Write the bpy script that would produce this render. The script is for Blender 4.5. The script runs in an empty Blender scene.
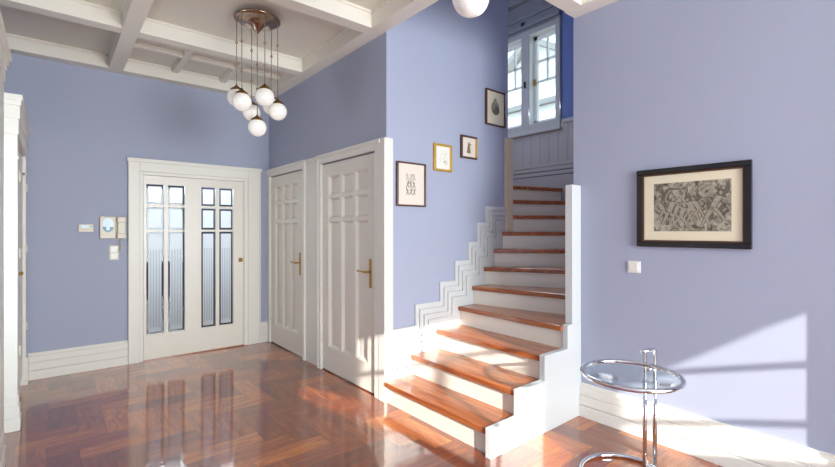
import bpy, math, random
from mathutils import Vector
C = bpy.context.scene
COL = C.collection
random.seed(7)

# ------------------------------------------------------------------ camera
cam_d = bpy.data.cameras.new('camera'); cam = bpy.data.objects.new('camera', cam_d); COL.objects.link(cam)
cam_d.sensor_width = 36.0; cam_d.lens = 36.0 * 439.0 / 835.0
cam_d.shift_y = -3.0 / 835.0; cam_d.clip_start = 0.05; cam_d.clip_end = 200
cam.location = (0, 0, 1.4)
cam.rotation_euler = (math.radians(90), 0, -math.atan(363.5 / 439.0))
C.camera = cam

# ------------------------------------------------------------------ light
C.view_settings.view_transform = 'Standard'; C.view_settings.look = 'None'
C.view_settings.exposure = 0.0; C.view_settings.gamma = 1.0; C.view_settings.use_curve_mapping = False
SUN = Vector((0.30, 1.0, -0.31))
w = bpy.data.worlds.new('sky'); C.world = w; w.use_nodes = True
nt = w.node_tree; bg = nt.nodes['Background']
tc = nt.nodes.new('ShaderNodeTexCoord'); sx = nt.nodes.new('ShaderNodeSeparateXYZ'); rp = nt.nodes.new('ShaderNodeValToRGB')
nt.links.new(tc.outputs['Generated'], sx.inputs[0]); nt.links.new(sx.outputs['Z'], rp.inputs[0]); nt.links.new(rp.outputs[0], bg.inputs[0])
e = rp.color_ramp.elements
e[0].position = 0.0; e[0].color = (0.95, 0.98, 1.0, 1)
e[1].position = 0.75; e[1].color = (0.30, 0.58, 0.90, 1)
e2 = e.new(0.35); e2.color = (0.62, 0.86, 0.98, 1)
bg.inputs[1].default_value = 2.6

def sun_light(strength, col, ang):
    d = bpy.data.lights.new('sun', 'SUN'); d.energy = strength; d.color = col; d.angle = math.radians(ang)
    o = bpy.data.objects.new('sun', d); COL.objects.link(o); o.location = (0, -6, 6)
    o.rotation_euler = SUN.to_track_quat('-Z', 'Y').to_euler()
def area(name, loc, direction, sx_, sy_, power, col=(1, 1, 1)):
    d = bpy.data.lights.new(name, 'AREA'); d.shape = 'RECTANGLE'; d.size = sx_; d.size_y = sy_; d.energy = power; d.color = col
    o = bpy.data.objects.new(name, d); COL.objects.link(o); o.location = loc
    o.rotation_euler = Vector(direction).to_track_quat('-Z', 'Z').to_euler()
    return o
sun_light(11.5, (1.0, 0.95, 0.86), 0.4)
area('daylight_rear', (1.8, -3.32, 1.55), (0.0, 1, 0.06), 2.2, 2.1, 315, (0.93, 1.0, 1.0))
area('side_fill', (-0.62, 3.80, 1.35), (1, -0.12, 0.1), 0.30, 2.0, 24, (0.93, 1.0, 1.0))  # added fill that brightens the door wall from the left
area('daylight_stair_window', (4.66, 3.5, 3.35), (-1, 0, -0.15), 0.95, 1.25, 40, (0.86, 0.95, 1.0))
area('daylight_vestibule', (1.2, 6.65, 2.25), (0, -0.55, -1), 1.8, 1.2, 50, (0.92, 0.97, 1.0))

# ------------------------------------------------------------------ colours and materials
def lin(h):
    h = h.lstrip('#'); r = []
    for k in (0, 2, 4):
        c = int(h[k:k+2], 16) / 255.0
        r.append(c / 12.92 if c <= 0.04045 else ((c + 0.055) / 1.055) ** 2.4)
    return (*r, 1.0)
M = {}
def mat(name, col, rough=0.5, metal=0.0, coat=0.0, bump=0.0, bscale=60.0, vary=0.0, emis=0.0, spec=0.5):
    m = bpy.data.materials.new(name); m.use_nodes = True; n = m.node_tree.nodes; l = m.node_tree.links
    p = n['Principled BSDF']; c = lin(col) if isinstance(col, str) else col
    p.inputs['Base Color'].default_value = c; p.inputs['Roughness'].default_value = rough; p.inputs['Metallic'].default_value = metal
    p.inputs['Coat Weight'].default_value = coat; p.inputs['Coat Roughness'].default_value = 0.08
    p.inputs['Specular IOR Level'].default_value = spec
    t = n.new('ShaderNodeTexCoord'); z = n.new('ShaderNodeTexNoise'); z.inputs['Scale'].default_value = bscale; z.inputs['Detail'].default_value = 4
    l.new(t.outputs['Object'], z.inputs['Vector'])
    if bump:
        b = n.new('ShaderNodeBump'); b.inputs['Strength'].default_value = bump; b.inputs['Distance'].default_value = 0.01
        l.new(z.outputs['Fac'], b.inputs['Height']); l.new(b.outputs[0], p.inputs['Normal'])
    if vary:
        mx = n.new('ShaderNodeMix'); mx.data_type = 'RGBA'
        mx.inputs[6].default_value = tuple(v * (1 - vary) for v in c[:3]) + (1,); mx.inputs[7].default_value = tuple(min(1, v * (1 + vary)) for v in c[:3]) + (1,)
        l.new(z.outputs['Fac'], mx.inputs[0]); l.new(mx.outputs[2], p.inputs['Base Color'])
    if emis:
        p.inputs['Emission Color'].default_value = c; p.inputs['Emission Strength'].default_value = emis
    M[name] = m
    return m
mat('lavender', '#ABB1C7', 0.75, bump=0.03, bscale=180, vary=0.02)
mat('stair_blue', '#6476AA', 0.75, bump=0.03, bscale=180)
mat('stair_grey', '#ACA9A6', 0.5)
mat('cornice_shade_grey', '#86848A', 0.55)  # darker copy of the stair grey; shade over the window put into the colour
mat('white_paint', '#ECE9E1', 0.38, bump=0.01, bscale=120)
mat('door_white', '#EAE5DA', 0.3, bump=0.01, bscale=120)
mat('ceiling_cream', '#E4DFD3', 0.7, bump=0.03, bscale=150)
mat('beam_cream', '#EAE5DA', 0.5, bump=0.02, bscale=120)
mat('stair_white', '#D4D7D8', 0.38, bump=0.01, bscale=120)
mat('riser_white', '#E9E4D8', 0.4, bump=0.01, bscale=120)
mat('post_cream', '#E6D6BC', 0.4, bump=0.01)
mat('brass', '#B98F45', 0.28, 1.0)
mat('old_brass', '#8A6A40', 0.35, 1.0, vary=0.25, bscale=30)
mat('bronze', '#A88E7C', 0.13, 1.0, bump=0.12, bscale=16, vary=0.5)
mat('cord', '#8F8371', 0.5, 0.3)
mat('bead', '#A98D70', 0.35, 0.2)
mat('opal', '#F6F3EC', 0.18, coat=0.4, emis=0.12)
mat('chrome', '#DADCE0', 0.06, 1.0)
mat('black_frame', '#15100F', 0.25, coat=0.4)
mat('dark_wood_frame', '#5A3727', 0.3, coat=0.3)
mat('gold_frame', '#D9AC50', 0.35, 0.4, vary=0.2, bscale=40)
mat('mat_cream', '#E9DFC4', 0.9)
mat('mat_pale', '#EADFD2', 0.9)
mat('paper_white', '#F0EEE6', 0.9)
mat('ink_mid', '#96907F', 0.9, vary=0.2, bscale=90)
mat('ink_dark', '#6B655A', 0.9, vary=0.4, bscale=90)
mat('ink_light', '#A39C8B', 0.9, vary=0.45, bscale=70)
mat('ink_faint', '#CFC9BC', 0.9)
mat('ink_brown', '#8F7458', 0.9)
mat('plastic_cream', '#DED6C4', 0.35)
mat('plastic_white', '#F1EFE9', 0.3)
mat('grey_screen', '#A9B6C2', 0.25)
mat('teal', '#2E7F98', 0.3)
mat('pale_blue', '#D6ECF7', 0.3)
mat('dark_iron', '#2A2522', 0.5, 0.5)
mat('stucco', '#F4F2EE', 0.9, bump=0.1, bscale=40)
mat('roof_grey', '#8B8A8A', 0.8, bump=0.3, bscale=30)
mat('ground_green', '#6C7A58', 0.95, bump=0.3, bscale=8)
mat('vestibule_grey', '#757C8B', 0.8)
mat('vestibule_dark', '#3A3F55', 0.7)

def etching():
    m, n, l = nodes('etching'); p = n['Principled BSDF']; p.inputs['Roughness'].default_value = 0.9
    t = n.new('ShaderNodeTexCoord')
    z = n.new('ShaderNodeTexNoise'); z.inputs['Scale'].default_value = 13; z.inputs['Detail'].default_value = 3; z.inputs['Distortion'].default_value = 2.2
    l.new(t.outputs['Object'], z.inputs['Vector'])
    f = n.new('ShaderNodeTexNoise'); f.inputs['Scale'].default_value = 75; f.inputs['Detail'].default_value = 5; f.inputs['Distortion'].default_value = 1.0
    l.new(t.outputs['Object'], f.inputs['Vector'])
    mx = n.new('ShaderNodeMath'); mx.operation = 'MULTIPLY_ADD'; mx.inputs[1].default_value = 0.45; l.new(f.outputs['Fac'], mx.inputs[0])
    m2 = n.new('ShaderNodeMath'); m2.operation = 'MULTIPLY'; m2.inputs[1].default_value = 0.75; l.new(z.outputs['Fac'], m2.inputs[0]); l.new(m2.outputs[0], mx.inputs[2])
    r = n.new('ShaderNodeValToRGB'); l.new(mx.outputs[0], r.inputs[0]); e = r.color_ramp.elements
    e[0].position = .46; e[0].color = lin('#4F4A42'); e[1].position = .74; e[1].color = lin('#BBB4A2'); q = e.new(.58); q.color = lin('#8E8778')
    l.new(r.outputs[0], p.inputs['Base Color'])
def nodes(name):
    m = bpy.data.materials.new(name); m.use_nodes = True; M[name] = m
    return m, m.node_tree.nodes, m.node_tree.links
def thin_glass(name, tint, refl=1.0):
    m, n, l = nodes(name); n.remove(n['Principled BSDF']); out = n['Material Output']
    tr = n.new('ShaderNodeBsdfTransparent'); tr.inputs[0].default_value = tint
    gl = n.new('ShaderNodeBsdfGlossy'); gl.inputs['Roughness'].default_value = 0.03
    fr = n.new('ShaderNodeFresnel'); fr.inputs[0].default_value = 1.45
    mu = n.new('ShaderNodeMath'); mu.operation = 'MULTIPLY'; mu.inputs[1].default_value = refl; l.new(fr.outputs[0], mu.inputs[0])
    ge = n.new('ShaderNodeNewGeometry'); iv = n.new('ShaderNodeMath'); iv.operation = 'SUBTRACT'; iv.inputs[0].default_value = 1.0; l.new(ge.outputs['Backfacing'], iv.inputs[1])
    m3 = n.new('ShaderNodeMath'); m3.operation = 'MULTIPLY'; l.new(mu.outputs[0], m3.inputs[0]); l.new(iv.outputs[0], m3.inputs[1]); mu = m3
    mx = n.new('ShaderNodeMixShader'); l.new(mu.outputs[0], mx.inputs[0]); l.new(tr.outputs[0], mx.inputs[1]); l.new(gl.outputs[0], mx.inputs[2]); l.new(mx.outputs[0], out.inputs[0])
thin_glass('clear_glass', (0.95, 0.98, 0.99, 1))
thin_glass('table_glass', (0.92, 0.96, 0.96, 1), 0.7)
m, n, l = nodes('etched_glass'); n.remove(n['Principled BSDF'])
tl = n.new('ShaderNodeBsdfTranslucent'); tl.inputs[0].default_value = (0.90, 0.94, 0.97, 1)
df = n.new('ShaderNodeBsdfDiffuse'); df.inputs[0].default_value = (0.85, 0.89, 0.93, 1)
tr = n.new('ShaderNodeBsdfTransparent'); tr.inputs[0].default_value = (0.95, 0.97, 1, 1)
a = n.new('ShaderNodeMixShader'); a.inputs[0].default_value = 0.35; l.new(tl.outputs[0], a.inputs[1]); l.new(df.outputs[0], a.inputs[2])
b = n.new('ShaderNodeMixShader'); b.inputs[0].default_value = 0.12; l.new(a.outputs[0], b.inputs[1]); l.new(tr.outputs[0], b.inputs[2])
l.new(b.outputs[0], n['Material Output'].inputs[0])
m, n, l = nodes('half_etched_glass'); n.remove(n['Principled BSDF'])
tl = n.new('ShaderNodeBsdfTranslucent'); tl.inputs[0].default_value = (0.88, 0.91, 0.93, 1)
tr = n.new('ShaderNodeBsdfTransparent'); tr.inputs[0].default_value = (0.85, 0.88, 0.90, 1)
b = n.new('ShaderNodeMixShader'); b.inputs[0].default_value = 0.30; l.new(tl.outputs[0], b.inputs[1]); l.new(tr.outputs[0], b.inputs[2])
l.new(b.outputs[0], n['Material Output'].inputs[0])

def wood_tread():
    m, n, l = nodes('tread_wood'); p = n['Principled BSDF']
    t = n.new('ShaderNodeTexCoord'); mp = n.new('ShaderNodeMapping'); mp.inputs['Scale'].default_value = (14, 1.2, 14)
    oi = n.new('ShaderNodeObjectInfo'); ad = n.new('ShaderNodeVectorMath'); ad.operation = 'ADD'
    l.new(t.outputs['Object'], ad.inputs[0]); l.new(oi.outputs['Random'], ad.inputs[1])
    l.new(ad.outputs[0], mp.inputs[0])
    z = n.new('ShaderNodeTexNoise'); z.inputs['Scale'].default_value = 1.6; z.inputs['Detail'].default_value = 6; z.inputs['Distortion'].default_value = 0.8
    l.new(mp.outputs[0], z.inputs['Vector'])
    r = n.new('ShaderNodeValToRGB'); l.new(z.outputs['Fac'], r.inputs[0])
    r.color_ramp.elements[0].position = 0.3; r.color_ramp.elements[0].color = lin('#7A3A1C')
    r.color_ramp.elements[1].position = 0.7; r.color_ramp.elements[1].color = lin('#C0703A')
    l.new(r.outputs[0], p.inputs['Base Color']); p.inputs['Roughness'].default_value = 0.3; p.inputs['Coat Weight'].default_value = 0.5; p.inputs['Coat Roughness'].default_value = 0.12
wood_tread()
etching()

def herringbone():
    m, n, l = nodes('parquet'); p = n['Principled BSDF']
    def mth(op, a, b=None, c=None):
        x = n.new('ShaderNodeMath'); x.operation = op
        for k, v in enumerate((a, b, c)):
            if v is None: continue
            if isinstance(v, (int, float)): x.inputs[k].default_value = v
            else: l.new(v, x.inputs[k])
        return x.outputs[0]
    def mix(f, a, b):   # float a*(1-f)+b*f
        return mth('ADD', mth('MULTIPLY', a, mth('SUBTRACT', 1.0, f)), mth('MULTIPLY', b, f))
    t = n.new('ShaderNodeTexCoord'); s = n.new('ShaderNodeSeparateXYZ'); l.new(t.outputs['Object'], s.inputs[0])
    W = 0.16
    u = mth('DIVIDE', mth('SUBTRACT', s.outputs['X'], 0.605), W); v = mth('DIVIDE', mth('SUBTRACT', 3.06, s.outputs['Y']), W)
    i = mth('FLOOR', u); j = mth('FLOOR', v)
    k = mth('FLOORED_MODULO', mth('ADD', mth('SUBTRACT', i, j), 0.25), 6.0); k = mth('FLOOR', k)
    vert = mth('GREATER_THAN', k, 2.5)
    hi = mth('SUBTRACT', i, k); vj = mth('SUBTRACT', j, mth('SUBTRACT', 5.0, k))
    idx = mix(vert, hi, mth('ADD', i, 311.0)); idy = mix(vert, j, vj)
    along = mix(vert, mth('SUBTRACT', u, hi), mth('SUBTRACT', v, vj)); across = mix(vert, mth('SUBTRACT', v, j), mth('SUBTRACT', u, i))
    cb = n.new('ShaderNodeCombineXYZ'); l.new(idx, cb.inputs[0]); l.new(idy, cb.inputs[1])
    wn = n.new('ShaderNodeTexWhiteNoise'); wn.noise_dimensions = '2D'; l.new(cb.outputs[0], wn.inputs['Vector'])
    gc = n.new('ShaderNodeCombineXYZ'); l.new(mth('MULTIPLY', along, 0.55), gc.inputs[0]); l.new(mth('MULTIPLY', across, 3.2), gc.inputs[1]); l.new(mth('MULTIPLY', wn.outputs['Value'], 57.0), gc.inputs[2])
    z = n.new('ShaderNodeTexNoise'); z.inputs['Scale'].default_value = 1.3; z.inputs['Detail'].default_value = 6; z.inputs['Distortion'].default_value = 0.9; l.new(gc.outputs[0], z.inputs['Vector'])
    z2 = n.new('ShaderNodeTexNoise'); z2.inputs['Scale'].default_value = 9; z2.inputs['Detail'].default_value = 5; l.new(gc.outputs[0], z2.inputs['Vector'])
    tone = mth('ADD', mth('MULTIPLY', wn.outputs['Value'], 0.42), mth('ADD', mth('MULTIPLY', z.outputs['Fac'], 0.70), mth('MULTIPLY', z2.outputs['Fac'], 0.26)))
    tone = mth('SUBTRACT', tone, 0.17)
    r = n.new('ShaderNodeValToRGB'); l.new(tone, r.inputs[0]); e = r.color_ramp.elements
    e[0].position = 0.15; e[0].color = lin('#5E240C'); e[1].position = 0.92; e[1].color = lin('#DA8E34')
    q = e.new(0.5); q.color = lin('#8E3F10')
    q = e.new(0.72); q.color = lin('#B8601C')
    ga = mth('LESS_THAN', mth('MINIMUM', across, mth('SUBTRACT', 1.0, across)), 0.012)
    gb = mth('LESS_THAN', mth('MINIMUM', along, mth('SUBTRACT', 3.0, along)), 0.012)
    gap = mth('MAXIMUM', ga, gb)
    mx = n.new('ShaderNodeMix'); mx.data_type = 'RGBA'; l.new(mth('MULTIPLY', gap, 0.6), mx.inputs[0]); l.new(r.outputs[0], mx.inputs[6]); mx.inputs[7].default_value = lin('#2A1008')
    l.new(mx.outputs[2], p.inputs['Base Color']); p.inputs['Roughness'].default_value = 0.35
    p.inputs['Coat Weight'].default_value = 1.0; p.inputs['Coat Roughness'].default_value = 0.065; p.inputs['Coat IOR'].default_value = 1.8
    wv = n.new('ShaderNodeTexNoise'); wv.inputs['Scale'].default_value = 9; l.new(t.outputs['Object'], wv.inputs['Vector'])
    bp = n.new('ShaderNodeBump'); bp.inputs['Strength'].default_value = 0.05; bp.inputs['Distance'].default_value = 0.02
    l.new(mth('ADD', wv.outputs['Fac'], mth('MULTIPLY', wn.outputs['Value'], 0.15)), bp.inputs['Height']); l.new(bp.outputs[0], p.inputs['Normal']); l.new(bp.outputs[0], p.inputs['Coat Normal'])
herringbone()

# ------------------------------------------------------------------ mesh helpers
class MB:
    def __init__(s): s.v = []; s.f = []; s.m = []; s.sm = []
    def add(s, vs, fs, mi=0, smooth=False):
        o = len(s.v); s.v += [tuple(p) for p in vs]
        for f in fs: s.f.append([i + o for i in f]); s.m.append(mi); s.sm.append(smooth)
        return s
    def box(s, x0, x1, y0, y1, z0, z1, mi=0):
        vs = [(x, y, z) for z in (z0, z1) for y in (y0, y1) for x in (x0, x1)]
        return s.add(vs, [(0, 2, 3, 1), (4, 5, 7, 6), (0, 1, 5, 4), (2, 6, 7, 3), (0, 4, 6, 2), (1, 3, 7, 5)], mi)
    def prism(s, poly, axis, lo, hi, mi=0):   # poly in the two other axes, in order (x,y),(x,z) or (y,z)
        n = len(poly)
        def p(a, b, c): return {'z': (a, b, c), 'y': (a, c, b), 'x': (c, a, b)}[axis]
        ar = sum(poly[i][0] * poly[(i + 1) % n][1] - poly[(i + 1) % n][0] * poly[i][1] for i in range(n))
        pl = poly if (ar > 0) != (axis == 'y') else poly[::-1]
        vs = [p(a, b, lo) for a, b in pl] + [p(a, b, hi) for a, b in pl]
        fs = [tuple(range(n))[::-1], tuple(range(n, 2 * n))] + [(i, (i + 1) % n, n + (i + 1) % n, n + i) for i in range(n)]
        return s.add(vs, fs, mi)
    def lathe(s, prof, c=(0, 0, 0), seg=24, mi=0):   # prof: (r, z)
        vs = []; fs = []
        for r, z in prof:
            for k in range(seg):
                a = 2 * math.pi * k / seg; vs.append((c[0] + r * math.cos(a), c[1] + r * math.sin(a), c[2] + z))
        for q in range(len(prof) - 1):
            for k in range(seg):
                a = q * seg + k; b = q * seg + (k + 1) % seg; fs.append((a, b, b + seg, a + seg))
        return s.add(vs, fs, mi, True)
    def tube(s, pts, r, seg=10, closed=False, mi=0):
        pts = [Vector(p) for p in pts]; n = len(pts); vs = []; fs = []
        up = None
        for i, p in enumerate(pts):
            if closed: d = pts[(i + 1) % n] - pts[i - 1]
            else: d = pts[min(i + 1, n - 1)] - pts[max(i - 1, 0)]
            d.normalize()
            if up is None: up = d.orthogonal().normalized()
            up = (up - d * up.dot(d)).normalized(); sd = d.cross(up)
            rr = r[i] if isinstance(r, (list, tuple)) else r
            for k in range(seg):
                a = 2 * math.pi * k / seg; vs.append(p + (up * math.cos(a) + sd * math.sin(a)) * rr)
        for i in range(n if closed else n - 1):
            for k in range(seg):
                a = i * seg + k; b = i * seg + (k + 1) % seg; a2 = (a + seg) % (n * seg); b2 = (b + seg) % (n * seg)
                fs.append((a, b, b2, a2))
        s.add(vs, fs, mi, True)
        if not closed:
            o = len(s.v) - len(vs)
            s.f.append([o + k for k in range(seg)][::-1]); s.m.append(mi); s.sm.append(False)
            s.f.append([o + (n - 1) * seg + k for k in range(seg)]); s.m.append(mi); s.sm.append(False)
        return s
    def sphere(s, c, r, seg=24, rings=14, mi=0):
        return s.lathe([(max(1e-4, r * math.sin(math.pi * q / rings)), -r * math.cos(math.pi * q / rings)) for q in range(rings + 1)], c, seg, mi)
    def build(s, name, mats, parent=None, bevel=0.0, origin=None):
        if origin is None:
            xs, ys, zs = zip(*s.v); origin = ((min(xs) + max(xs)) / 2, (min(ys) + max(ys)) / 2, min(zs))
        me = bpy.data.meshes.new(name); me.from_pydata([tuple(Vector(p) - Vector(origin)) for p in s.v], [], s.f)
        for mm in (mats if isinstance(mats, (list, tuple)) else [mats]): me.materials.append(M[mm])
        for pl, mi, smo in zip(me.polygons, s.m, s.sm): pl.material_index = mi; pl.use_smooth = smo
        me.update()
        o = bpy.data.objects.new(name, me); COL.objects.link(o)
        if parent: o.parent = parent; o.location = Vector(origin) - wloc(parent)
        else: o.location = origin
        if bevel:
            bm = o.modifiers.new('bevel', 'BEVEL'); bm.width = bevel; bm.segments = 2; bm.limit_method = 'ANGLE'; bm.angle_limit = math.radians(40)
        return o
def wloc(o):
    v = Vector(o.location)
    return v + wloc(o.parent) if o.parent else v
def tag(o, label, cat, group=None):
    o['label'] = label; o['category'] = cat
    if group: o['group'] = group
    return o
def thing(name, loc, label, cat, group=None):
    o = bpy.data.objects.new(name, None); COL.objects.link(o); o.location = loc; o.empty_display_size = 0.1
    return tag(o, label, cat, group)
def structure(o): o['kind'] = 'structure'; return o
def st(name, mb, mats, bevel=0.0, origin=None): return structure(mb.build(name, mats, None, bevel, origin))
def st_empty(name, loc):
    o = bpy.data.objects.new(name, None); COL.objects.link(o); o.location = loc; o.empty_display_size = 0.1
    return structure(o)
def bx(*a): return MB().box(*a)

# ------------------------------------------------------------------ shell
XD, YB, YP, XR, YS, XW, XL, YR = 2.10, 5.49, 2.936, 3.085, 1.775, 4.75, -0.56, -3.4
ZC, ZB, ZT = 3.165, 3.03, 5.4

st('floor', bx(-0.75, 5.0, -3.6, 8.0, -0.12, 0.0), 'parquet', origin=(0, 0, 0))
# back wall with the opening of the glazed door
b = MB().box(-0.7, 0.70, YB, YB + .13, 0, ZC).box(1.85, 2.22, YB, YB + .13, 0, ZC).box(0.70, 1.85, YB, YB + .13, 2.04, ZC)
st('wall_back', b, 'lavender')
# wall with the two panelled doors
b = MB()
for y0, y1 in ((2.936, 3.065), (4.04, 4.46), (5.41, 5.49)): b.box(XD, XD + .12, y0, y1, 0, ZT)
for y0, y1 in ((3.065, 4.04), (4.46, 5.41)): b.box(XD, XD + .12, y0, y1, 2.075, ZT)
st('wall_inner', b, 'lavender')
b = bx(XD + .12, 3.66, YP, YP + .12, 0, ZT)
st('wall_stair', b, 'lavender')
st('wall_landing', bx(3.54, 3.66, YP + .12, 5.7, 0, ZT), 'lavender')
st('wall_right', bx(XR, XR + .14, YR, 1.84, 0, ZC), 'lavender')
st('wall_stair_right', MB().box(XR + .14, XW, 1.70, 1.84, 0, ZT).box(XR, XR + .14, 1.70, 1.84, ZC, ZT), 'lavender')
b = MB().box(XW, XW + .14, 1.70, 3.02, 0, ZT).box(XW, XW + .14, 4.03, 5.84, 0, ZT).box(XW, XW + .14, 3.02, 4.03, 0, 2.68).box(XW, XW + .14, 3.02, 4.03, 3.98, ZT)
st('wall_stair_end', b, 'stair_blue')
st('wall_landing_back', bx(3.54, XW, 5.7, 5.84, 0, ZT), 'lavender')
st('wall_upper', MB().box(1.98, XD, 1.70, YP, ZC, ZT).box(XD, XR, 1.70, 1.82, ZC, ZT), 'lavender')
st('ceiling_stairwell', bx(1.98, XW + .14, 1.70, 5.84, ZT, ZT + .1), 'ceiling_cream')
st('wall_left', MB().box(XL - .14, XL, YR, 3.64, 0, ZC).box(XL - .14, XL, 3.98, YB, 0, ZC).box(XL - .14, XL, 3.64, 3.98, 0, .3).box(XL - .14, XL, 3.64, 3.98, 2.4, ZC), 'lavender')  # side opening invented for the added fill lamp

# rear wall: one plain window and one round-headed window that let the sun in
T = .06
def proj(y, z): return (XR - .30 * (y - YR), z + .31 * (y - YR))
AX0, AX1, AZ0, AZ1 = -0.5, 1.053, 1.50, 2.53
arch = [proj(y, z) for y, z in ((.481, .987), (.526, .965), (.59, .925), (.679, .872), (.798, .79), (.979, .663), (1.151, .55), (1.3, .455), (1.45, .34), (1.6, .20))]
arch = [(arch[0][0] + .16, arch[0][1] + .05)] + arch; BX1 = arch[0][0]; BX0 = arch[-1][0]; BZ0 = 1.38
b = MB()
b.box(-0.7, AX0, YR - T, YR, 0, ZC).box(AX0, AX1, YR - T, YR, 0, AZ0).box(AX0, AX1, YR - T, YR, AZ1, ZC).box(AX1, BX0, YR - T, YR, 0, ZC)
b.box(BX0, BX1, YR - T, YR, 0, BZ0).box(BX1, XR + .14, YR - T, YR, 0, ZC)
for (xa, za), (xb, zb) in zip(arch[1:], arch[:-1]): b.prism([(xa, za), (xb, zb), (xb, ZC), (xa, ZC)], 'y', YR - T, YR)
st('wall_rear', b, 'lavender')
wn = st_empty('window_2', (.6, YR, AZ0))
MB().box(AX0, AX0 + .03, YR - .05, YR - .01, AZ0, AZ1).box(AX1 - .02, AX1, YR - .05, YR - .01, AZ0, AZ1).box(.54, .58, YR - .05, YR - .01, AZ0, AZ1).box(AX0, AX1, YR - .05, YR - .01, 2.20, 2.23).build('window_frame', 'white_paint', wn)
dp = thing('sun_blocker', (-.2, YR + .03, 1.5), 'unseen added sheets at the rear window that shape the sun streak', 'sun_blocker')  # added out of view, leaves a slanted slit for the floor streak
MB().prism([(-.52, 1.48), (.62, 1.48), (.55, 1.55), (.30, 1.69), (.184, 1.765), (.0, 1.85), (-.25, 1.985), (-.484, 2.125), (-.52, 2.14)], 'y', YR + .01, YR + .035).build('lower_sheet', 'mat_cream', dp)
MB().prism([(-.52, 2.25), (-.484, 2.235), (-.25, 2.125), (.02, 2.0), (.06, 1.99), (.09, 2.3), (.10, 2.6), (-.52, 2.6)], 'y', YR + .01, YR + .035).build('upper_sheet', 'mat_cream', dp)
wn = st_empty('window_3', (2.1, YR, BZ0))
b = MB()
for y_, z_ in ((.489, 1.0), (.489, .691), (.489, .372)):
    zc = proj(y_, z_)[1]; b.box(BX0, BX1, YR - .04, YR - .01, zc - .017, zc + .017)
b.build('glazing_bars', 'white_paint', wn)

st('sun_block_pier', bx(2.851, XR, -.62, -.30, 0, ZB), 'lavender')  # unseen block added to cut the sun patch and dim the near wall
# coffered ceiling
OPX, OPY = XD, 1.82
b = MB().box(-0.7, OPX - .02, YR - T, YB + .13, ZC, ZC + .08).box(OPX - .02, XR + .14, YR - T, OPY - .12, ZC, ZC + .08)
st('ceiling', b, 'ceiling_cream')
tn = [0]
def beam(x0, x1, y0, y1, z0=ZB):
    tn[0] += 1
    b = bx(x0, x1, y0, y1, z0, ZC)
    if x1 - x0 > y1 - y0: b.box(x0, x1, y0 - .012, y1 + .012, ZC - .022, ZC)
    else: b.box(x0 - .012, x1 + .012, y0, y1, ZC - .022, ZC)
    st('trim_%d' % tn[0], b, 'beam_cream', 0.003)
GX = ((-0.56, 0.425), (0.545, 1.97))
beam(0.425, 0.545, YR, YB)
beam(1.97, 2.10, 1.82, YB)
for y0, y1 in ((5.365, 5.49), (4.24, 4.365), (2.955, 3.08)):
    for x0, x1 in GX: beam(x0, x1, y0, y1)
for x0, x1 in GX: beam(x0, x1, 1.69, 1.82)
beam(1.97, 2.94, 1.69, 1.82)
beam(2.94, XR, YR, 1.83)
for y0 in (0.42, -0.85, -2.12):
    for x0, x1 in GX + ((1.97, 2.94),): beam(x0, x1, y0, y0 + .125)
# thin ribs in the last bay
beam(.545, 1.97, 4.83, 4.875, 3.115)
for x0 in (.985, 1.475):
    beam(x0, x0 + .06, 4.365, 4.83, 3.115); beam(x0, x0 + .06, 4.875, 5.365, 3.115)

# baseboards
def skirt(name, segs):
    b = MB()
    for axis, at, sgn, a0, a1 in segs:
        for z0, z1, t in ((0, .085, .032), (.086, .092, .022), (.092, .161, .03), (.161, .167, .02), (.168, .222, .026), (.222, .25, .014)):
            lo, hi = sorted((at, at + sgn * t))
            if axis == 'x': b.box(a0, a1, lo, hi, z0, z1)
            else: b.box(lo, hi, a0, a1, z0, z1)
    return st(name, b, 'white_paint', 0.002)
skirt('baseboard_back', [('x', YB, -1, -.56, .595)])
skirt('baseboard_corner', [('x', YB, -1, 1.982, 2.07)])
skirt('baseboard_right', [('y', XR, -1, YR, YS)])

# ------------------------------------------------------------------ glazed door in the back wall
d = st_empty('door_1', (1.28, YB, 0))
b = MB()
Y0 = YB - .035
for x0, x1 in ((.597, .70), (1.83, 1.982)):
    b.box(x0, x1, Y0, YB + .02, 0, 2.155)
b.box(.70, 1.83, Y0, YB + .02, 2.03, 2.155)
b.box(.585, 1.994, Y0 - .014, Y0, 2.125, 2.165)
b.box(.70, .735, Y0 + .012, YB + .06, 0, 2.03).box(1.785, 1.83, Y0 + .012, YB + .06, 0, 2.03).box(.735, 1.785, Y0 + .012, YB + .06, 1.995, 2.03)
b.box(.597, .612, Y0 - .008, Y0, 0, 2.125).box(1.967, 1.982, Y0 - .008, Y0, 0, 2.125)
b.build('casing', 'white_paint', d, .004)
LX0, LX1, LY0, LY1, LZ1 = .738, 1.782, YB - .012, YB + .03, 1.992
cols = ((.762, .93), (.968, 1.136), (1.306, 1.463), (1.502, 1.662)); rows = ((.277, 1.385), (1.41, 1.655), (1.685, 1.90))
b = MB()
xs = [LX0] + [q for c in cols for q in c] + [LX1]
b.box(LX0, LX1, LY0, LY1, .012, rows[0][0]).box(LX0, LX1, LY0, LY1, rows[2][1], LZ1)
for k in range(0, len(xs), 2): b.box(xs[k], xs[k + 1], LY0, LY1, rows[0][0], rows[2][1])
for x0, x1 in cols:
    zs = [.012] + [q for r in rows for q in r] + [LZ1]
    for k in (2, 4): b.box(x0, x1, LY0 + .006, LY1, zs[k], zs[k + 1])
b.build('leaf', 'door_white', d)
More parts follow.
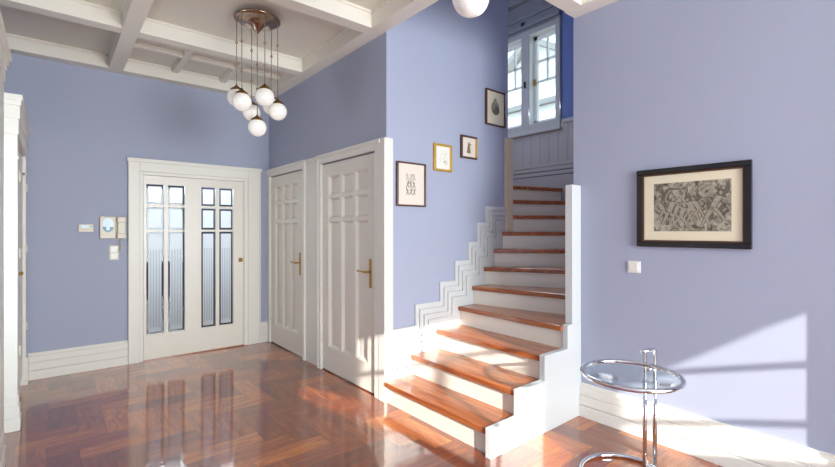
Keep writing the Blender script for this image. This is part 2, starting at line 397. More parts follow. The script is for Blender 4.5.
def pane(x0, x1, z0, z1, tall):
    b = MB(); y = YB + .012; bw = .022
    xc = [x0, x0 + bw, x1 - bw, x1]; zc = [z0, z0 + bw, z1 - bw, z1]
    def cell(xa, xb, za, zb, mi):
        b.box(xa, xb, y - .002, y + .002, za, zb, 0); b.m[-4] = mi
    cell(x0, x1, z0, z0 + bw, 0); cell(x0, x1, z1 - bw, z1, 0); cell(x0, x0 + bw, z0 + bw, z1 - bw, 0); cell(x1 - bw, x1, z0 + bw, z1 - bw, 0)
    xa, xb, za, zb = x0 + bw, x1 - bw, z0 + bw, z1 - bw
    if tall:
        zt = zb - .17; n = 9; wd = (xb - xa) / n; zm = za + .26
        cell(xa, xb, zt, zb, 1); cell(xa, xb, za, za + .05, 1)
        for k in range(n):
            cell(xa + k * wd, xa + (k + 1) * wd, zm, zt, 1 if k % 2 == 0 else 2); cell(xa + k * wd, xa + (k + 1) * wd, za + .05, zm, 2 if k % 2 else 1)
    else:
        n = 7; wd = (xb - xa) / n; zt = zb - .03
        cell(xa, xb, zt, zb, 1); cell(xa, xb, za, za + .05, 1)
        for k in range(n):
            cell(xa + k * wd, xa + (k + 1) * wd, za + .05, zt, 1)
    return b.build('glass_pane', ['clear_glass', 'etched_glass', 'half_etched_glass'], d)
for c in cols:
    for k, r in enumerate(rows): pane(c[0], c[1], r[0], r[1], k == 0)
MB().box(1.722, 1.768, LY0 - .010, LY0, 1.02, 1.068).tube([(1.745, LY0 - .008, 1.044), (1.745, LY0 - .03, 1.044)], .009).build('door_pull', 'old_brass', d, .002)
bx(.738, 1.782, YB - .03, YB + .05, 0, .011).build('threshold', 'tread_wood', d)
# vestibule seen through the glass
st('wall_vestibule', MB().box(-.2, .1, 5.62, 7.7, 0, ZC).box(2.3, 2.45, 5.62, 7.7, 0, ZC).box(.1, 2.3, 7.6, 7.7, 0, ZC).box(-.2, .1, YB+.13, 5.63, 0, ZC), 'vestibule_grey')
st('ceiling_vestibule', bx(-.2, 2.45, 5.62, 7.7, 2.6, 2.7), 'ceiling_cream')
cab = bx(.72, 1.34, 6.3, 6.8, 0, 1.38)
st('wall_vestibule_niche', cab, 'vestibule_dark')
st('wall_vestibule_pier', bx(1.55, 2.3, 6.9, 7.3, 0, 2.3), 'vestibule_dark')

# ------------------------------------------------------------------ two panelled doors
def panel_door(name, y0, y1, py0, py1, hy0, lab):
    d = st_empty(name, (XD, (y0 + y1) / 2, 0))
    # leaf: recessed slab plus raised frame, three columns, three rows
    F0, F1, F2 = XD - .004, XD + .030, XD + .05
    b = bx(F1, F2, y0, y1, .012, 2.06)
    zrow = ((.25, 1.49), (1.525, 1.72), (1.755, 1.935)); wd = (py1 - py0 - .09) / 3
    ycol = [(py0 + k * (wd + .045), py0 + k * (wd + .045) + wd) for k in range(3)]
    b.box(F0, F1, y0, py0, .25, 1.935).box(F0, F1, py1, y1, .25, 1.935)
    b.box(F0, F1, y0, y1, .012, .25).box(F0, F1, y0, y1, 1.935, 2.06)
    for ya, yb in ycol:      # sloping moulding round every recessed panel
        for za, zb in zrow:
            mo = .018; q = [(F0 + .004, ya, za), (F0 + .004, yb, za), (F0 + .004, yb, zb), (F0 + .004, ya, zb), (F1 - .001, ya + mo, za + mo), (F1 - .001, yb - mo, za + mo), (F1 - .001, yb - mo, zb - mo), (F1 - .001, ya + mo, zb - mo)]
            b.add(q, [(0, 4, 5, 1), (1, 5, 6, 2), (2, 6, 7, 3), (3, 7, 4, 0)])
    for za, zb in ((1.49, 1.525), (1.72, 1.755)): b.box(F0 + .004, F1, py0, py1, za, zb)
    for k in range(2):
        for za, zb in zrow: b.box(F0 + .004, F1, ycol[k][1], ycol[k + 1][0], za, zb)
    b.build('leaf', 'door_white', d)
    # handle: long plate and lever
    hz = 1.045
    h = MB().box(F0 - .006, F0, hy0 - .016, hy0 + .018, hz - .14, hz + .11).build('handle_plate', 'brass', d, .003)
    MB().tube([(F0 - .005, hy0, hz), (F0 - .045, hy0, hz), (F0 - .052, hy0 + .012, hz), (F0 - .052, hy0 + .125, hz + .004)], [.009, .009, .0085, .007]).sphere((F0 - .052, hy0 + .127, hz + .004), .009, 12, 8).build('lever', 'brass', h)
    return d
CX0 = XD - .03
d2 = panel_door('door_2', 4.47, 5.40, 4.64, 5.28, 4.565, '')
b = MB().box(CX0, XD, 5.405, 5.488, 0, 2.075).box(CX0, XD, 4.40, 4.465, 0, 2.075).box(CX0, XD, 4.40, 5.488, 2.072, 2.15)
b.box(CX0 - .008, CX0, 4.40, 4.418, 0, 2.15).box(CX0 - .012, CX0, 4.39, 5.488, 2.125, 2.16)
b.build('casing', 'white_paint', d2, .004)
d3 = panel_door('door_3', 3.075, 4.03, 3.21, 3.912, 3.163, '')
b = MB().box(CX0, XD, 4.035, 4.10, 0, 2.075).box(CX0, XD, 3.00, 3.07, 0, 2.075).box(CX0, XD, 3.00, 4.10, 2.072, 2.15)
b.box(CX0 - .008, CX0, 4.082, 4.10, 0, 2.15).box(CX0 - .012, CX0, 2.985, 4.11, 2.125, 2.16)
b.box(CX0 - .004, XD + .055, YP - .02, 3.0, 0, 2.16)
b.build('casing', 'white_paint', d3, .004)
for dd, ys in ((d2, 5.402), (d3, 4.032)):
    for z in (.28, 1.75): MB().tube([(XD - .012, ys, z), (XD - .012, ys, z + .09)], .008, 8).build('hinge', 'white_paint', dd)
b = MB().box(XD - .014, XD, 4.10, 4.40, 0, 2.15).box(XD - .024, XD, 4.10, 4.40, 2.125, 2.16)
st('trim_40', b, 'white_paint', .003)

# ------------------------------------------------------------------ staircase
R = .1735
S = thing('staircase', (2.55, 2.35, 0), 'wooden winder staircase with brown treads and white risers beside the lavender wall', 'stairs')
SK = 2.912
NL = {1: ((2.06, SK), (2.06, 1.82)), 2: ((2.335, SK), (2.335, 1.82)), 3: ((2.625, SK), (2.622, 1.82)), 4: ((2.905, SK), (2.886, 1.82)),
      5: ((3.09, SK), (3.305, 1.84)), 6: ((3.255, SK), (3.83, 1.84)), 7: ((3.40, SK), (4.43, 1.84)), 8: ((3.53, SK), (XW - .03, 1.96)),
      9: ((3.672, 2.937), (XW - .03, 2.30)), 10: ((3.672, 3.11), (XW - .03, 2.665)), 11: ((3.672, 3.21), (XW - .03, 2.955))}
NT = .04
for k in range(1, 12):
    L, Rr = NL[k]; z1 = R * k
    if k < 11:
        L2, R2 = NL[k + 1]
        d_ = (Vector(R2) - Vector(L2)); nrm = Vector((-d_.y, d_.x)).normalized()      # points up the stair
        back = .035
        L2 = Vector(L2) + nrm * back; R2 = Vector(R2) + nrm * back
        poly = [L, Rr]
        if k == 4: R2 = Vector((R2.x, 1.845)); poly = [L, Rr, (3.08, 1.82), (3.09, 1.845)]
        if k == 7: poly.append((XW - .03, 1.845))
        if k >= 8: R2.x = XW - .03
        if 4 <= k <= 6: R2.y = 1.845
        poly += [tuple(R2), tuple(L2)]
        if k <= 7: poly[-1] = (L2.x, SK) if k < 8 else tuple(L2)
        if k == 8: poly[-1] = (3.695, 2.95); poly.append((3.662, SK))
        if k >= 9: poly[-1] = (3.672, L2.y)
    else:
        poly = [L, Rr, (XW - .03, 5.69), (3.672, 5.69)]
    MB().prism([tuple(q) for q in poly], 'z', z1 - NT, z1).build('tread', 'tread_wood', S, .006)
    # riser, set back under the nosing
    d_ = (Vector(Rr) - Vector(L)); nrm = Vector((-d_.y, d_.x)).normalized()
    a0 = Vector(L) + nrm * .028; a1 = Vector(Rr) + nrm * .028
    a0.y = min(a0.y, SK) if k < 9 else a0.y
    if k <= 3: pass
    if k >= 8: a1.x = XW - .03
    b0 = a0 + nrm * .018; b1 = a1 + nrm * .018
    b0.y = min(b0.y, SK) if k < 9 else b0.y
    if k >= 8: b1.x = XW - .03
    MB().prism([tuple(a0), tuple(a1), tuple(b1), tuple(b0)], 'z', R * (k - 1) + (.0 if k > 1 else 0), z1 - NT).build('riser', 'riser_white', S)
# closed stringer on the open side, stepped top
e_ = .012
prof = [(2.048, 0), (2.048, R + e_), (2.325, R + e_), (2.325, 2 * R + e_), (2.612, 2 * R + e_), (2.612, 3 * R + e_), (2.90, 3 * R + e_), (2.90, 4 * R + e_), (XR, 4 * R + e_), (XR, 0)]
b = MB().prism(prof, 'y', YS, YS + .045)
b.build('stringer', 'stair_white', S, .004)
# skirting on the lavender wall: three stepped layers
tops = [(2.150, .585), (2.394, .585), (2.394, .763), (2.681, .763), (2.681, .935), (2.87, .935), (2.87, 1.117), (3.049, 1.117), (3.049, 1.290), (3.172, 1.290), (3.172, 1.478), (3.30, 1.478), (3.30, 1.642), (3.61, 1.642)]
b = MB()
def off(d): return [(min(x + d, 3.61), z - d) for x, z in tops]
b.prism(off(0) + [(3.61, 1.15), (2.55, 0), (2.150, 0)], 'y', YP - .006, YP)
for d0, d1 in ((0, .040), (.050, .090), (.100, .140)):
    p0 = [(2.150 + d0, 0)] + off(d0); p1 = [(2.150 + d1, 0)] + off(d1)
    b.prism(p0 + p1[::-1], 'y', YP - .021, YP - .005)
p0 = off(.150); b.prism(p0 + [(3.61, 1.15), (2.55, 0), (2.300, 0)], 'y', YP - .021, YP - .005)
b.build('skirting_panel', 'stair_white', S, .0015)
bx(3.60, 3.705, YP - .032, YP + .014, 1.30, 2.355).build('end_post', 'post_cream', S, .004)
bx(2.965, XR, YS + .002, 1.838, 4 * R + e_, 1.742).build('newel_board', 'stair_white', S, .004)

# ------------------------------------------------------------------ stair window and panelling on the end wall
wn = st_empty('window_1', (XW, 3.5, 2.62))
b = MB()
FY0, FY1 = 2.995, 4.055
b.box(XW - .035, XW + .11, FY0, 3.057, 2.655, 3.985).box(XW - .035, XW + .11, 3.446, 3.566, 2.655, 3.985).box(XW - .035, XW + .11, 3.955, FY1, 2.655, 3.985)
for ya, yb in ((3.057, 3.446), (3.566, 3.955)): b.box(XW - .033, XW + .11, ya, yb, 2.655, 2.765).box(XW - .033, XW + .11, ya, yb, 3.925, 3.985)
b.box(XW - .075, XW - .0, FY0 - .02, FY1 + .02, 2.625, 2.654)
b.build('window_frame', 'stair_grey', wn, .004)
for y0, y1 in ((3.057, 3.446), (3.566, 3.955)):
    X0, X1 = XW + .075, XW + .115
    MB().box(XW - .02, X0, y0, y0 + .006, 2.765, 3.925).box(XW - .02, X0, y1 - .006, y1, 2.765, 3.925).box(XW - .02, X0, y0 + .006, y1 - .006, 2.765, 2.771).box(XW - .02, X0, y0 + .006, y1 - .006, 3.919, 3.925).build('reveal', 'white_paint', wn)
    b = MB().box(X0, X1, y0 + .001, y0 + .045, 2.77, 3.92).box(X0, X1, y1 - .055, y1 - .001, 2.77, 3.92).box(X0, X1, y0, y1, 2.77, 2.82).box(X0, X1, y0, y1, 3.87, 3.92)
    sash = b.build('sash', 'white_paint', wn)
    ym = (y0 + y1) / 2 - .005
    MB().box(X0 + .005, X1 - .005, ym - .011, ym + .011, 3.325, 3.87).box(X0 + .005, X1 - .005, y0 + .04, y1 - .05, 3.575, 3.60).box(X0 + .005, X1 - .005, y0 + .04, y1 - .05, 3.312, 3.338).build('muntins', 'white_paint', sash)
    bx(X0 + .016, X0 + .02, y0 + .03, y1 - .04, 2.80, 3.89).build('glass_pane', 'clear_glass', sash)
    MB().box(XW + .05, XW + .075, y1 - .04, y1 - .015, 3.28, 3.36).build('window_catch', 'brass', sash, .002)
MB().box(XW - .05, XW - .034, 3.49, 3.515, 3.25, 3.33).build('latch', 'dark_iron', wn, .002)
MB().box(XW - .065, XW - .048, 3.50, 3.55, 4.055, 4.10).build('latch', 'dark_iron', wn, .002)
# boarded cornice over the window
b = MB().box(XW - .02, XW, 2.995, 5.7, 3.985, 4.46).box(XW - .06, XW, 2.995, 5.7, 4.02, 4.075).box(XW - .045, XW, 2.995, 5.7, 4.15, 4.20).box(XW - .10, XW, 2.995, 5.7, 4.36, 4.46)
st('trim_41', b, 'cornice_shade_grey', .004)
# wainscot: boards below the window
b = MB(); y = 1.86
while y < 5.6:
    b.box(XW - .014, XW, y, y + .122, 2.24, 2.72); y += .13
b.box(XW - .01, XW, 1.85, 5.69, 2.16, 2.72)
b.box(XW - .03, XW, 1.85, 2.975, 2.70, 2.745)
for z0, z1, t in ((2.20, 2.245, .026), (2.145, 2.19, .022), (2.09, 2.135, .018), (1.2, 2.08, .012)): b.box(XW - t, XW, 1.85, 5.69, z0, z1)
st('trim_42', b, 'stair_grey', .002)

# unseen sun block on the left, then the view outside the stair window
st('sun_block_wall', bx(-2.2, -2.0, -6, 2.6, -.2, 6), 'stucco')  # added out of view to keep direct sun out of the left side
st('ground', bx(5.0, 40, -20, 40, -.3, -.2), 'ground_green')
H = thing('house', (13.0, 10.5, -.2), 'white rendered house with grey gabled roof outside the stair window', 'house')
b = MB().prism([(6.2, -.2), (12.2, -.2), (12.2, 6.2), (9.2, 7.9), (6.2, 6.2)], 'x', 13.0, 19.0)
b.build('wall', 'stucco', H)
b = MB().prism([(5.8, 5.92), (9.2, 7.9), (12.6, 5.92), (12.6, 6.12), (9.2, 8.12), (5.8, 6.12)], 'x', 12.6, 19.3)
b.build('roof', 'roof_grey', H)
st_w = MB().box(12.97, 13.02, 8.3, 9.1, 4.4, 5.6).build('window', 'grey_screen', H)
bx(9.5, 11.5, 3.0, 7.6, -.2, 4.55).build('side_wing', 'stucco', H)
MB().box(9.35, 11.6, 2.9, 7.75, 4.55, 4.68).build('wing_roof', 'roof_grey', H)

# ------------------------------------------------------------------ white wardrobes on the left wall
W1 = thing('wardrobe', (-.365, 4.81, 0), 'white built-in wardrobe with stepped cornice in the far left corner', 'wardrobe')
bx(XL + .03, -.235, 4.16, 5.46, 0, 2.05).build('carcass', 'white_paint', W1)
for y0, y1 in ((4.15, 4.27), (5.33, 5.456)):
    p = MB().box(-.35 if y0 < 5 else -.25, -.196, y0, y1, .25, 2.07)
    p.box(-.35 if y0 < 5 else -.25, -.190, y0 - .004 if y0 < 5 else y0, y1, 1.90, 1.92)
    p.build('pilaster', 'white_paint', W1, .003)
bx(-.25, -.182, 5.325, 5.456, 0, .25).build('plinth', 'white_paint', W1, .003)
b = MB().box(-.34, -.182, 4.142, 4.278, 0, .09).box(-.34, -.186, 4.144, 4.276, .09, .17).box(-.34, -.19, 4.146, 4.274, .17, .25)
b.build('plinth', 'white_paint', W1, .003)
b = MB().box(XL + .03, -.19, 4.14, 5.456, 2.07, 2.18).box(XL + .03, -.182, 4.13, 5.456, 2.18, 2.27).box(XL + .03, -.176, 4.12, 5.456, 2.27, 2.305).box(XL + .03, -.168, 4.11, 5.456, 2.305, 2.345)
b.build('cornice', 'white_paint', W1, .003)
for y0, y1 in ((4.28, 4.795), (4.805, 5.32)):
    dr = bx(-.235, -.218, y0, y1, .1, 2.05).build('door', 'door_white', W1, .003)
    MB().sphere((-.206, 4.77 if y0 < 4.5 else 4.83, 1.05), .014, 12, 8).build('knob', 'brass', dr)
for z in (.5, 1.2, 1.75):
    MB().tube([(-.19, 4.262, z), (-.19, 4.262, z + .07)], .006, 8).build('hinge', 'white_paint', W1)
    MB().tube([(-.19, 5.34, z), (-.19, 5.34, z + .07)], .006, 8).build('hinge', 'white_paint', W1)
W2 = thing('wardrobe', (-.39, 2.9, 0), 'tall white cupboard end with projecting cornice at the near left edge', 'wardrobe')
bx(XL + .03, -.232, 2.2, 3.62, 0, 2.30).build('carcass', 'white_paint', W2, .004)
MB().box(XL + .03, -.224, 2.2, 3.625, 0, .11).box(XL + .03, -.228, 2.2, 3.623, .11, .2).build('plinth', 'white_paint', W2, .003)
b = MB().box(XL + .03, -.226, 2.2, 3.63, 2.30, 2.366).box(XL + .03, -.219, 2.2, 3.635, 2.366, 2.40).box(XL + .03, -.210, 2.2, 3.64, 2.40, 2.43).box(XL + .03, -.198, 2.2, 3.645, 2.43, 2.458)
b.build('cornice', 'white_paint', W2, .002)

# ------------------------------------------------------------------ chandeliers
globe_me = [None, None]
def chandelier(cx, cy, drop, label, rot=0.0):
    cx += .016; cy -= .006
    t = thing('pendant_chandelier', (cx, cy, ZC), label, 'chandelier', 'seven-globe chandeliers of the hall')
    MB().lathe([(.001, 0), (.09, 0), (.09, -.04), (.001, -.04)], (cx, cy, ZC), 24).build('ceiling_mount', 'ceiling_cream', t)
    zt = ZC - .038
    MB().lathe([(.001, 0), (.172, 0), (.182, -.006), (.182, -.014), (.172, -.022), (.150, -.026), (.10, -.034), (.075, -.045), (.050, -.066), (.030, -.09), (.014, -.11), (.006, -.125), (.0005, -.13)], (cx, cy, zt), 40).build('canopy', 'bronze', t)
    F = Vector((cx, cy)).normalized(); Rt = Vector((F.y, -F.x)); rad = .163
    # angle (0 = right of the view, 90 = towards the viewer), globe centre height
    items = [(14, 2.377), (70, 2.452), (134, 2.408), (194, 2.480), (254, 2.399), (314, 2.455), (None, 2.240)]
    for k, (an, zg) in enumerate(items):
        zg = zg - drop
        if an is None: p = Vector((cx, cy))
        else:
            a = math.radians(an + rot); p = Vector((cx, cy)) + Rt * rad * math.cos(a) - F * rad * math.sin(a)
        top = zg + .073 + .028
        zs = zt - (.125 if an is None else .024)
        MB().tube([(p.x, p.y, zs), (p.x, p.y, top)], .0032, 6).build('cord', 'cord', t)
        for q in ((.30 + .11 * ((k * 3) % 4) / 3, .68 + .09 * (k % 3) / 2)):
            zb = zs + (top - zs) * q
            MB().lathe([(.0005, .013), (.008, .010), (.0115, 0), (.008, -.010), (.0005, -.013)], (p.x, p.y, zb), 10).build('bead', 'bead', t)
        if globe_me[0] is None:
            g = MB().sphere((p.x, p.y, zg), .073, 28, 18).build('globe', 'opal', t, origin=(p.x, p.y, zg)); globe_me[0] = g
            c = MB().lathe([(.0005, .106), (.008, .104), (.010, .094), (.018, .090), (.024, .084), (.044, .070), (.050, .058), (.049, .052), (.046, .053)], (p.x, p.y, zg), 20).build('globe_cap', 'old_brass', g, origin=(p.x, p.y, zg)); globe_me[1] = c
        else:
            g = globe_me[0].copy(); COL.objects.link(g); g.parent = t; g.location = Vector((p.x, p.y, zg)) - wloc(t)
            c = globe_me[1].copy(); COL.objects.link(c); c.parent = g
    return t
chandelier(1.262, 3.60, 0.0, 'chandelier of white glass globes under a bronze ceiling plate by the glazed door')
chandelier(1.240, 1.196, -0.072, 'nearer chandelier, only one white globe showing at the top edge', 24)

# ------------------------------------------------------------------ framed prints
rnd = random.Random(3)
def stroke(b, pts, w0, w1, plane, off, mi):
    # flat tapered stroke on a wall plane: pts in (s,z); plane(s,z,off) gives xyz
    vs = []; fs = []; n = len(pts)
    for i, (s, z) in enumerate(pts):
        a = pts[max(i - 1, 0)]; c = pts[min(i + 1, n - 1)]; dx, dz = c[0] - a[0], c[1] - a[1]; L = math.hypot(dx, dz) or 1
        wd = w0 + (w1 - w0) * i / max(1, n - 1); ox, oz = -dz / L * wd / 2, dx / L * wd / 2
        vs += [plane(s + ox, z + oz, off), plane(s - ox, z - oz, off)]
    for i in range(n - 1): fs.append((2 * i, 2 * i + 1, 2 * i + 3, 2 * i + 2))
    b.add(vs, fs, mi)
def disc(b, s, z, rs, rz, plane, off, mi, n=12):
    b.add([plane(s + rs * math.cos(2 * math.pi * k / n), z + rz * math.sin(2 * math.pi * k / n), off) for k in range(n)], [tuple(range(n))], mi)
def figure(b, s, z, h, plane, off, fill, line, lean, r):
    # one striding figure: dark underlay then light body, all on the sheet
    def limb(p0, p1, p2, w_):
        for wd, mi, o in ((w_ * 1.7, line, off), (w_, fill, off + .0002)): stroke(b, [p0, p1, p2], wd * h, wd * .6 * h, plane, o, mi)
    hip = (s, z + .48 * h); sh = (s + lean * .18 * h, z + .80 * h)
    for sg in (-1, 1):
        kn = (s + sg * (.10 + .08 * r.random()) * h, z + (.26 + .05 * r.random()) * h); ft = (kn[0] + sg * (.02 + .14 * r.random()) * h, z + .08 * r.random() * h)
        limb(hip, kn, ft, .10)
        el = (sh[0] + sg * (.12 + .08 * r.random()) * h, sh[1] + (r.random() - .5) * .3 * h); hd = (el[0] + sg * .12 * (r.random() + .1) * h, el[1] + (r.random() - .35) * .35 * h)
        limb(sh, el, hd, .07)
    for wd, mi, o in ((.27, line, off + .0003), (.19, fill, off + .0005)): stroke(b, [hip, ((hip[0] + sh[0]) / 2, (hip[1] + sh[1]) / 2), sh], wd * h * .8, wd * h, plane, o, mi)
    disc(b, sh[0] + lean * .05 * h, sh[1] + .13 * h, .075 * h, .09 * h, plane, off + .0003, line); disc(b, sh[0] + lean * .05 * h, sh[1] + .13 * h, .05 * h, .065 * h, plane, off + .0006, fill)
def framed(label, plane, s0, s1, z0, z1, fw, mats_f, matc, pr, art, bounds, group):
    # plane(s,z,out): out = distance from the wall
    c = plane((s0 + s1) / 2, z0, 0)
    t = thing('framed_print', c, label, 'picture', group)
    def bbx(b, a0, a1, c0, c1, o0, o1, mi=0):
        P = [plane(a, zz, o) for a in (a0, a1) for zz in (c0, c1) for o in (o0, o1)]
        xs, ys, zs = zip(*P); b.box(min(xs), max(xs), min(ys), max(ys), min(zs), max(zs), mi)
    b = MB(); d = .028
    bbx(b, s0, s1, z0, z0 + fw, .002, d); bbx(b, s0, s1, z1 - fw, z1, .002, d); bbx(b, s0, s0 + fw, z0 + fw, z1 - fw, .002, d); bbx(b, s1 - fw, s1, z0 + fw, z1 - fw, .002, d, 1)
    b.build('frame', mats_f, t, .003)
    if fw > .03:
        b = MB(); i0, i1, j0, j1, lw = s0 + fw, s1 - fw, z0 + fw, z1 - fw, .011
        bbx(b, i0, i1, j0, j0 + lw, .004, .02); bbx(b, i0, i1, j1 - lw, j1, .004, .02); bbx(b, i0, i0 + lw, j0 + lw, j1 - lw, .004, .02); bbx(b, i1 - lw, i1, j0 + lw, j1 - lw, .004, .02)
        b.build('inner_lip', 'dark_wood_frame', t, .002)
    b = MB(); bbx(b, s0 + fw * .9, s1 - fw * .9, z0 + fw * .9, z1 - fw * .9, .002, .012); b.build('mount', matc, t)
    b = MB(); a0, a1, c0, c1 = pr
    if bounds: bbx(b, a0, a1, c0, c1, .0118, .0125, 0)
    art(b, a0, a1, c0, c1)
    b.build('print', ['etching' if bounds else 'ink_mid', 'ink_dark', 'ink_light', 'ink_faint', 'ink_brown'], t)
    return t
right_plane = lambda s, z, o: (XR - o, -s, z)          # s grows to the right of the picture (towards the viewer: -y)
stair_plane = lambda s, z, o: (s, YP - o, z)
def crowd(b, a0, a1, c0, c1):
    r = random.Random(11); W_, H_ = a1 - a0, c1 - c0; n = 0
    for k in range(26):   # dark hatching behind the figures
        s = a0 + W_ * (.05 + .9 * r.random()); z = c0 + H_ * (.12 + .62 * r.random())
        stroke(b, [(s, z), (s + .03 * (r.random() - .5), z + H_ * .12), (s + .05 * (r.random() - .5), z + H_ * .24)], .022, .006, right_plane, .0126 + .00002 * k, 1)
    for k in range(9):
        figure(b, a0 + W_ * (.13 + .080 * k + .02 * r.random()), c0 + H_ * (.05 + .20 * r.random()), H_ * (.40 + .18 * r.random()), right_plane, .0133 + .0001 * k, 2, 1, r.choice((-1, .6, 1)), r)
    stroke(b, [(a0 + W_ * .12, c0 + H_ * .72), (a0 + W_ * .22, c0 + H_ * .88), (a0 + W_ * .36, c0 + H_ * .86)], .016, .01, right_plane, .0150, 1)
    stroke(b, [(a0 + W_ * .62, c0 + H_ * .66), (a0 + W_ * .80, c0 + H_ * .66)], .006, .005, right_plane, .0151, 1)
    disc(b, a0 + W_ * .78, c0 + H_ * .84, .012, .024, right_plane, .0152, 2)
fr = framed('large black framed print of a crowd of figures on the right wall', right_plane, -1.352, -.712, 1.292, 1.806, .034, ['black_frame', 'black_frame'], 'mat_cream', (-1.246, -.812, 1.395, 1.708), crowd, True, None)
def art1(b, a0, a1, c0, c1):
    r = random.Random(4)
    for row in range(3):
        for c in range(3):
            s = a0 + (a1 - a0) * (c + .5) / 3; z = c0 + (c1 - c0) * row / 3
            figure(b, s, z, (c1 - c0) / 3.1, stair_plane, .0126 + .0003 * (row * 3 + c), 3 if row == 2 else 2, 0 if row == 2 else 1, r.choice((-.6, .6)), r)
def art2(b, a0, a1, c0, c1):
    r = random.Random(5)
    for k in range(12):
        s = a0 + (a1 - a0) * r.random(); z = c0 + (c1 - c0) * r.random() * .8; stroke(b, [(s, z), (s + .02, z + .02), (s + .01, z + .05)], .004, .002, stair_plane, .0126 + .0001 * k, 3)
    disc(b, a0 + (a1 - a0) * .72, c0 + (c1 - c0) * .3, .008, .010, stair_plane, .014, 0)
def art3(b, a0, a1, c0, c1):
    r = random.Random(6); figure(b, (a0 + a1) / 2, c0, c1 - c0, stair_plane, .0126, 4, 0, .2, r)
    stroke(b, [((a0 + a1) / 2 - .004, c0), ((a0 + a1) / 2, c1 - .02)], .05, .03, stair_plane, .0124, 4)
def art4(b, a0, a1, c0, c1):
    r = random.Random(8); s, z = (a0 + a1) / 2, (c0 + c1) / 2
    disc(b, s, z - .01, .062, .072, stair_plane, .0126, 0, 24); disc(b, s + .01, z - .035, .052, .042, stair_plane, .0128, 1, 20)
    disc(b, s, z + .055, .024, .034, stair_plane, .0130, 0, 16); disc(b, s + .004, z + .050, .014, .022, stair_plane, .0132, 2, 14); disc(b, s - .02, z - .01, .018, .026, stair_plane, .0134, 2, 12)
    for k in range(8): stroke(b, [(s - .05 + .012 * k, z - .06), (s - .04 + .012 * k, z + .02)], .006, .003, stair_plane, .0136, 1)
G = 'small framed prints climbing the stair wall'
framed('brown framed print lowest beside the corner door casing', stair_plane, 2.193, 2.508, 1.605, 1.980, .014, ['dark_wood_frame', 'dark_wood_frame'], 'mat_pale', (2.295, 2.40, 1.70, 1.885), art1, False, G)
framed('small gold framed pale print, second from the bottom on the stair wall', stair_plane, 2.608, 2.825, 1.936, 2.182, .020, ['gold_frame', 'gold_frame'], 'paper_white', (2.67, 2.77, 1.98, 2.12), art2, False, G)
framed('small print in a brown frame with gold right side, third up the stair wall', stair_plane, 2.948, 3.165, 2.086, 2.303, .017, ['dark_wood_frame', 'gold_frame'], 'mat_pale', (3.035, 3.085, 2.14, 2.245), art3, False, G)
framed('dark framed oval portrait print, highest on the stair wall', stair_plane, 3.297, 3.593, 2.457, 2.815, .014, ['dark_wood_frame', 'dark_wood_frame'], 'mat_cream', (3.37, 3.52, 2.56, 2.74), art4, False, G)

# ------------------------------------------------------------------ wall devices
t = thing('light_switch', (XR, 1.379, 1.108), 'white square light switch below the large black framed print', 'switch')
bx(XR - .010, XR, 1.336, 1.422, 1.108, 1.190).build('plate', 'plastic_white', t, .003)
bx(XR - .016, XR - .009, 1.348, 1.410, 1.120, 1.178).build('rocker', 'plastic_white', t, .003)
t = thing('thermostat', (.245, YB, 1.385), 'small cream thermostat left of the entry phone on the back wall', 'thermostat')
bx(.185, .306, YB - .025, YB, 1.385, 1.463).build('housing', 'plastic_cream', t, .004)
bx(.205, .272, YB - .027, YB - .024, 1.425, 1.452).build('display', 'pale_blue', t, .001)
MB().tube([(.288, YB - .024, 1.440), (.288, YB - .031, 1.440)], .009, 14).build('button', 'grey_screen', t)
t = thing('entry_phone', (.46, YB, 1.315), 'cream entry phone with oval blue screen beside the glazed door casing', 'intercom')
bx(.357, .490, YB - .035, YB, 1.318, 1.542).build('housing', 'plastic_cream', t, .005)
n_ = 24; cxx, czz = .424, 1.455
b = MB()
ov = [(cxx + .050 * math.cos(2 * math.pi * k / n_), czz + .072 * math.sin(2 * math.pi * k / n_)) for k in range(n_)]
b.prism(ov, 'y', YB - .039, YB - .034, 0)
lower = [p for p in ov if p[1] <= czz - .002]
lower.sort(key=lambda p: math.atan2(p[1] - czz, p[0] - cxx))
b.prism(lower, 'y', YB - .0405, YB - .038, 1)
b.box(cxx - .014, cxx + .014, YB - .0415, YB - .039, czz - .052, czz + .02, 0)
b.build('screen', ['pale_blue', 'teal'], t)
MB().box(.503, .572, YB - .055, YB - .012, 1.318, 1.536).box(.499, .576, YB - .066, YB - .05, 1.482, 1.540).box(.499, .576, YB - .066, YB - .05, 1.316, 1.372).build('handset', 'plastic_cream', t, .008)
bx(.490, .580, YB - .012, YB, 1.318, 1.542).build('cradle', 'plastic_cream', t, .003)
b = MB().tube([(.535 + .006 * math.cos(k * .9), YB - .03 + .006 * math.sin(k * .9), 1.316 - .0028 * k) for k in range(46)] + [(.515, YB - .02, 1.19)], .004, 6)
b.build('cord', 'plastic_cream', t)
t = thing('wall_socket', (.476, YB, 1.096), 'cream double switch plate hanging under the entry phone cord', 'socket')
bx(.436, .517, YB - .012, YB, 1.096, 1.246).build('plate', 'plastic_cream', t, .003)
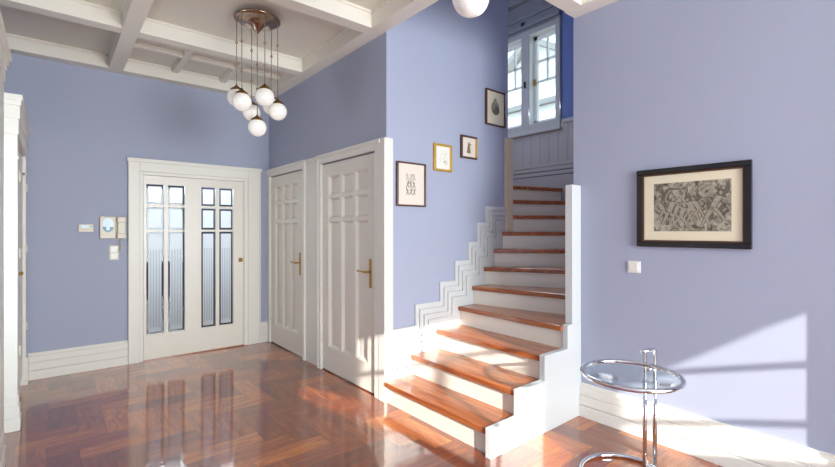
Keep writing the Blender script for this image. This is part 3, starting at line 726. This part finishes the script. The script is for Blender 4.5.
for z in (1.108, 1.176): bx(.447, .506, YB - .02, YB - .011, z, z + .058).build('rocker', 'plastic_white', t, .003)

# ------------------------------------------------------------------ chrome side table
t = thing('side_table', (2.485, 1.149, 0), 'round glass side table with chrome tube stand on the wooden floor', 'table')
TC = Vector((2.342, 1.066)); TZ = .64; TR = .240
MB().tube([(TC.x + TR * math.cos(2 * math.pi * k / 64), TC.y + TR * math.sin(2 * math.pi * k / 64), TZ) for k in range(64)], .012, 12, True).build('top_ring', 'chrome', t)
MB().lathe([(.0005, .004), (TR - .011, .004), (TR - .011, -.004), (.0005, -.004)], (TC.x, TC.y, TZ), 64).build('glass_top', 'table_glass', t)
dr = Vector((.985, .17)).normalized(); pp = Vector((-dr.y, dr.x))
colc = Vector((2.648, 1.096))
ca, cb_ = colc + pp * .030, colc - pp * .030
# columns stand side by side as seen from the room
F2 = Vector((.638, .770)); R2_ = Vector((.770, -.638)); ca, cb_ = colc - R2_ * .029, colc + R2_ * .029
MB().tube([(ca.x, ca.y, .012), (ca.x, ca.y, .700)], .0115, 14).build('column', 'chrome', t)
MB().tube([(cb_.x, cb_.y, .012), (cb_.x, cb_.y, .712)], .0115, 14).build('column', 'chrome', t)
for z in (.60,): MB().tube([(ca.x, ca.y, z), (cb_.x, cb_.y, z)], .011, 10).build('clamp', 'chrome', t)
MB().tube([(ca.x - .022 * R2_.x, ca.y - .022 * R2_.y, .700), (ca.x, ca.y, .704), (cb_.x, cb_.y, .716)], .010, 12).build('handle', 'chrome', t)
BC = Vector((2.485, 1.149)); BR = .245
a_c = math.atan2(colc.y - BC.y, colc.x - BC.x)
pts = []
for k in range(49):
    a = a_c + .30 + (2 * math.pi - .60) * k / 48; pts.append((BC.x + BR * math.cos(a), BC.y + BR * math.sin(a), .0135))
pts = [(ca.x + .0, ca.y, .0135)] + pts + [(cb_.x, cb_.y, .0135)]
MB().tube(pts, .013, 12).build('base_ring', 'chrome', t)
MB().tube([(ca.x, ca.y, .03), (cb_.x, cb_.y, .03)], .020, 12).build('foot_collar', 'chrome', t)
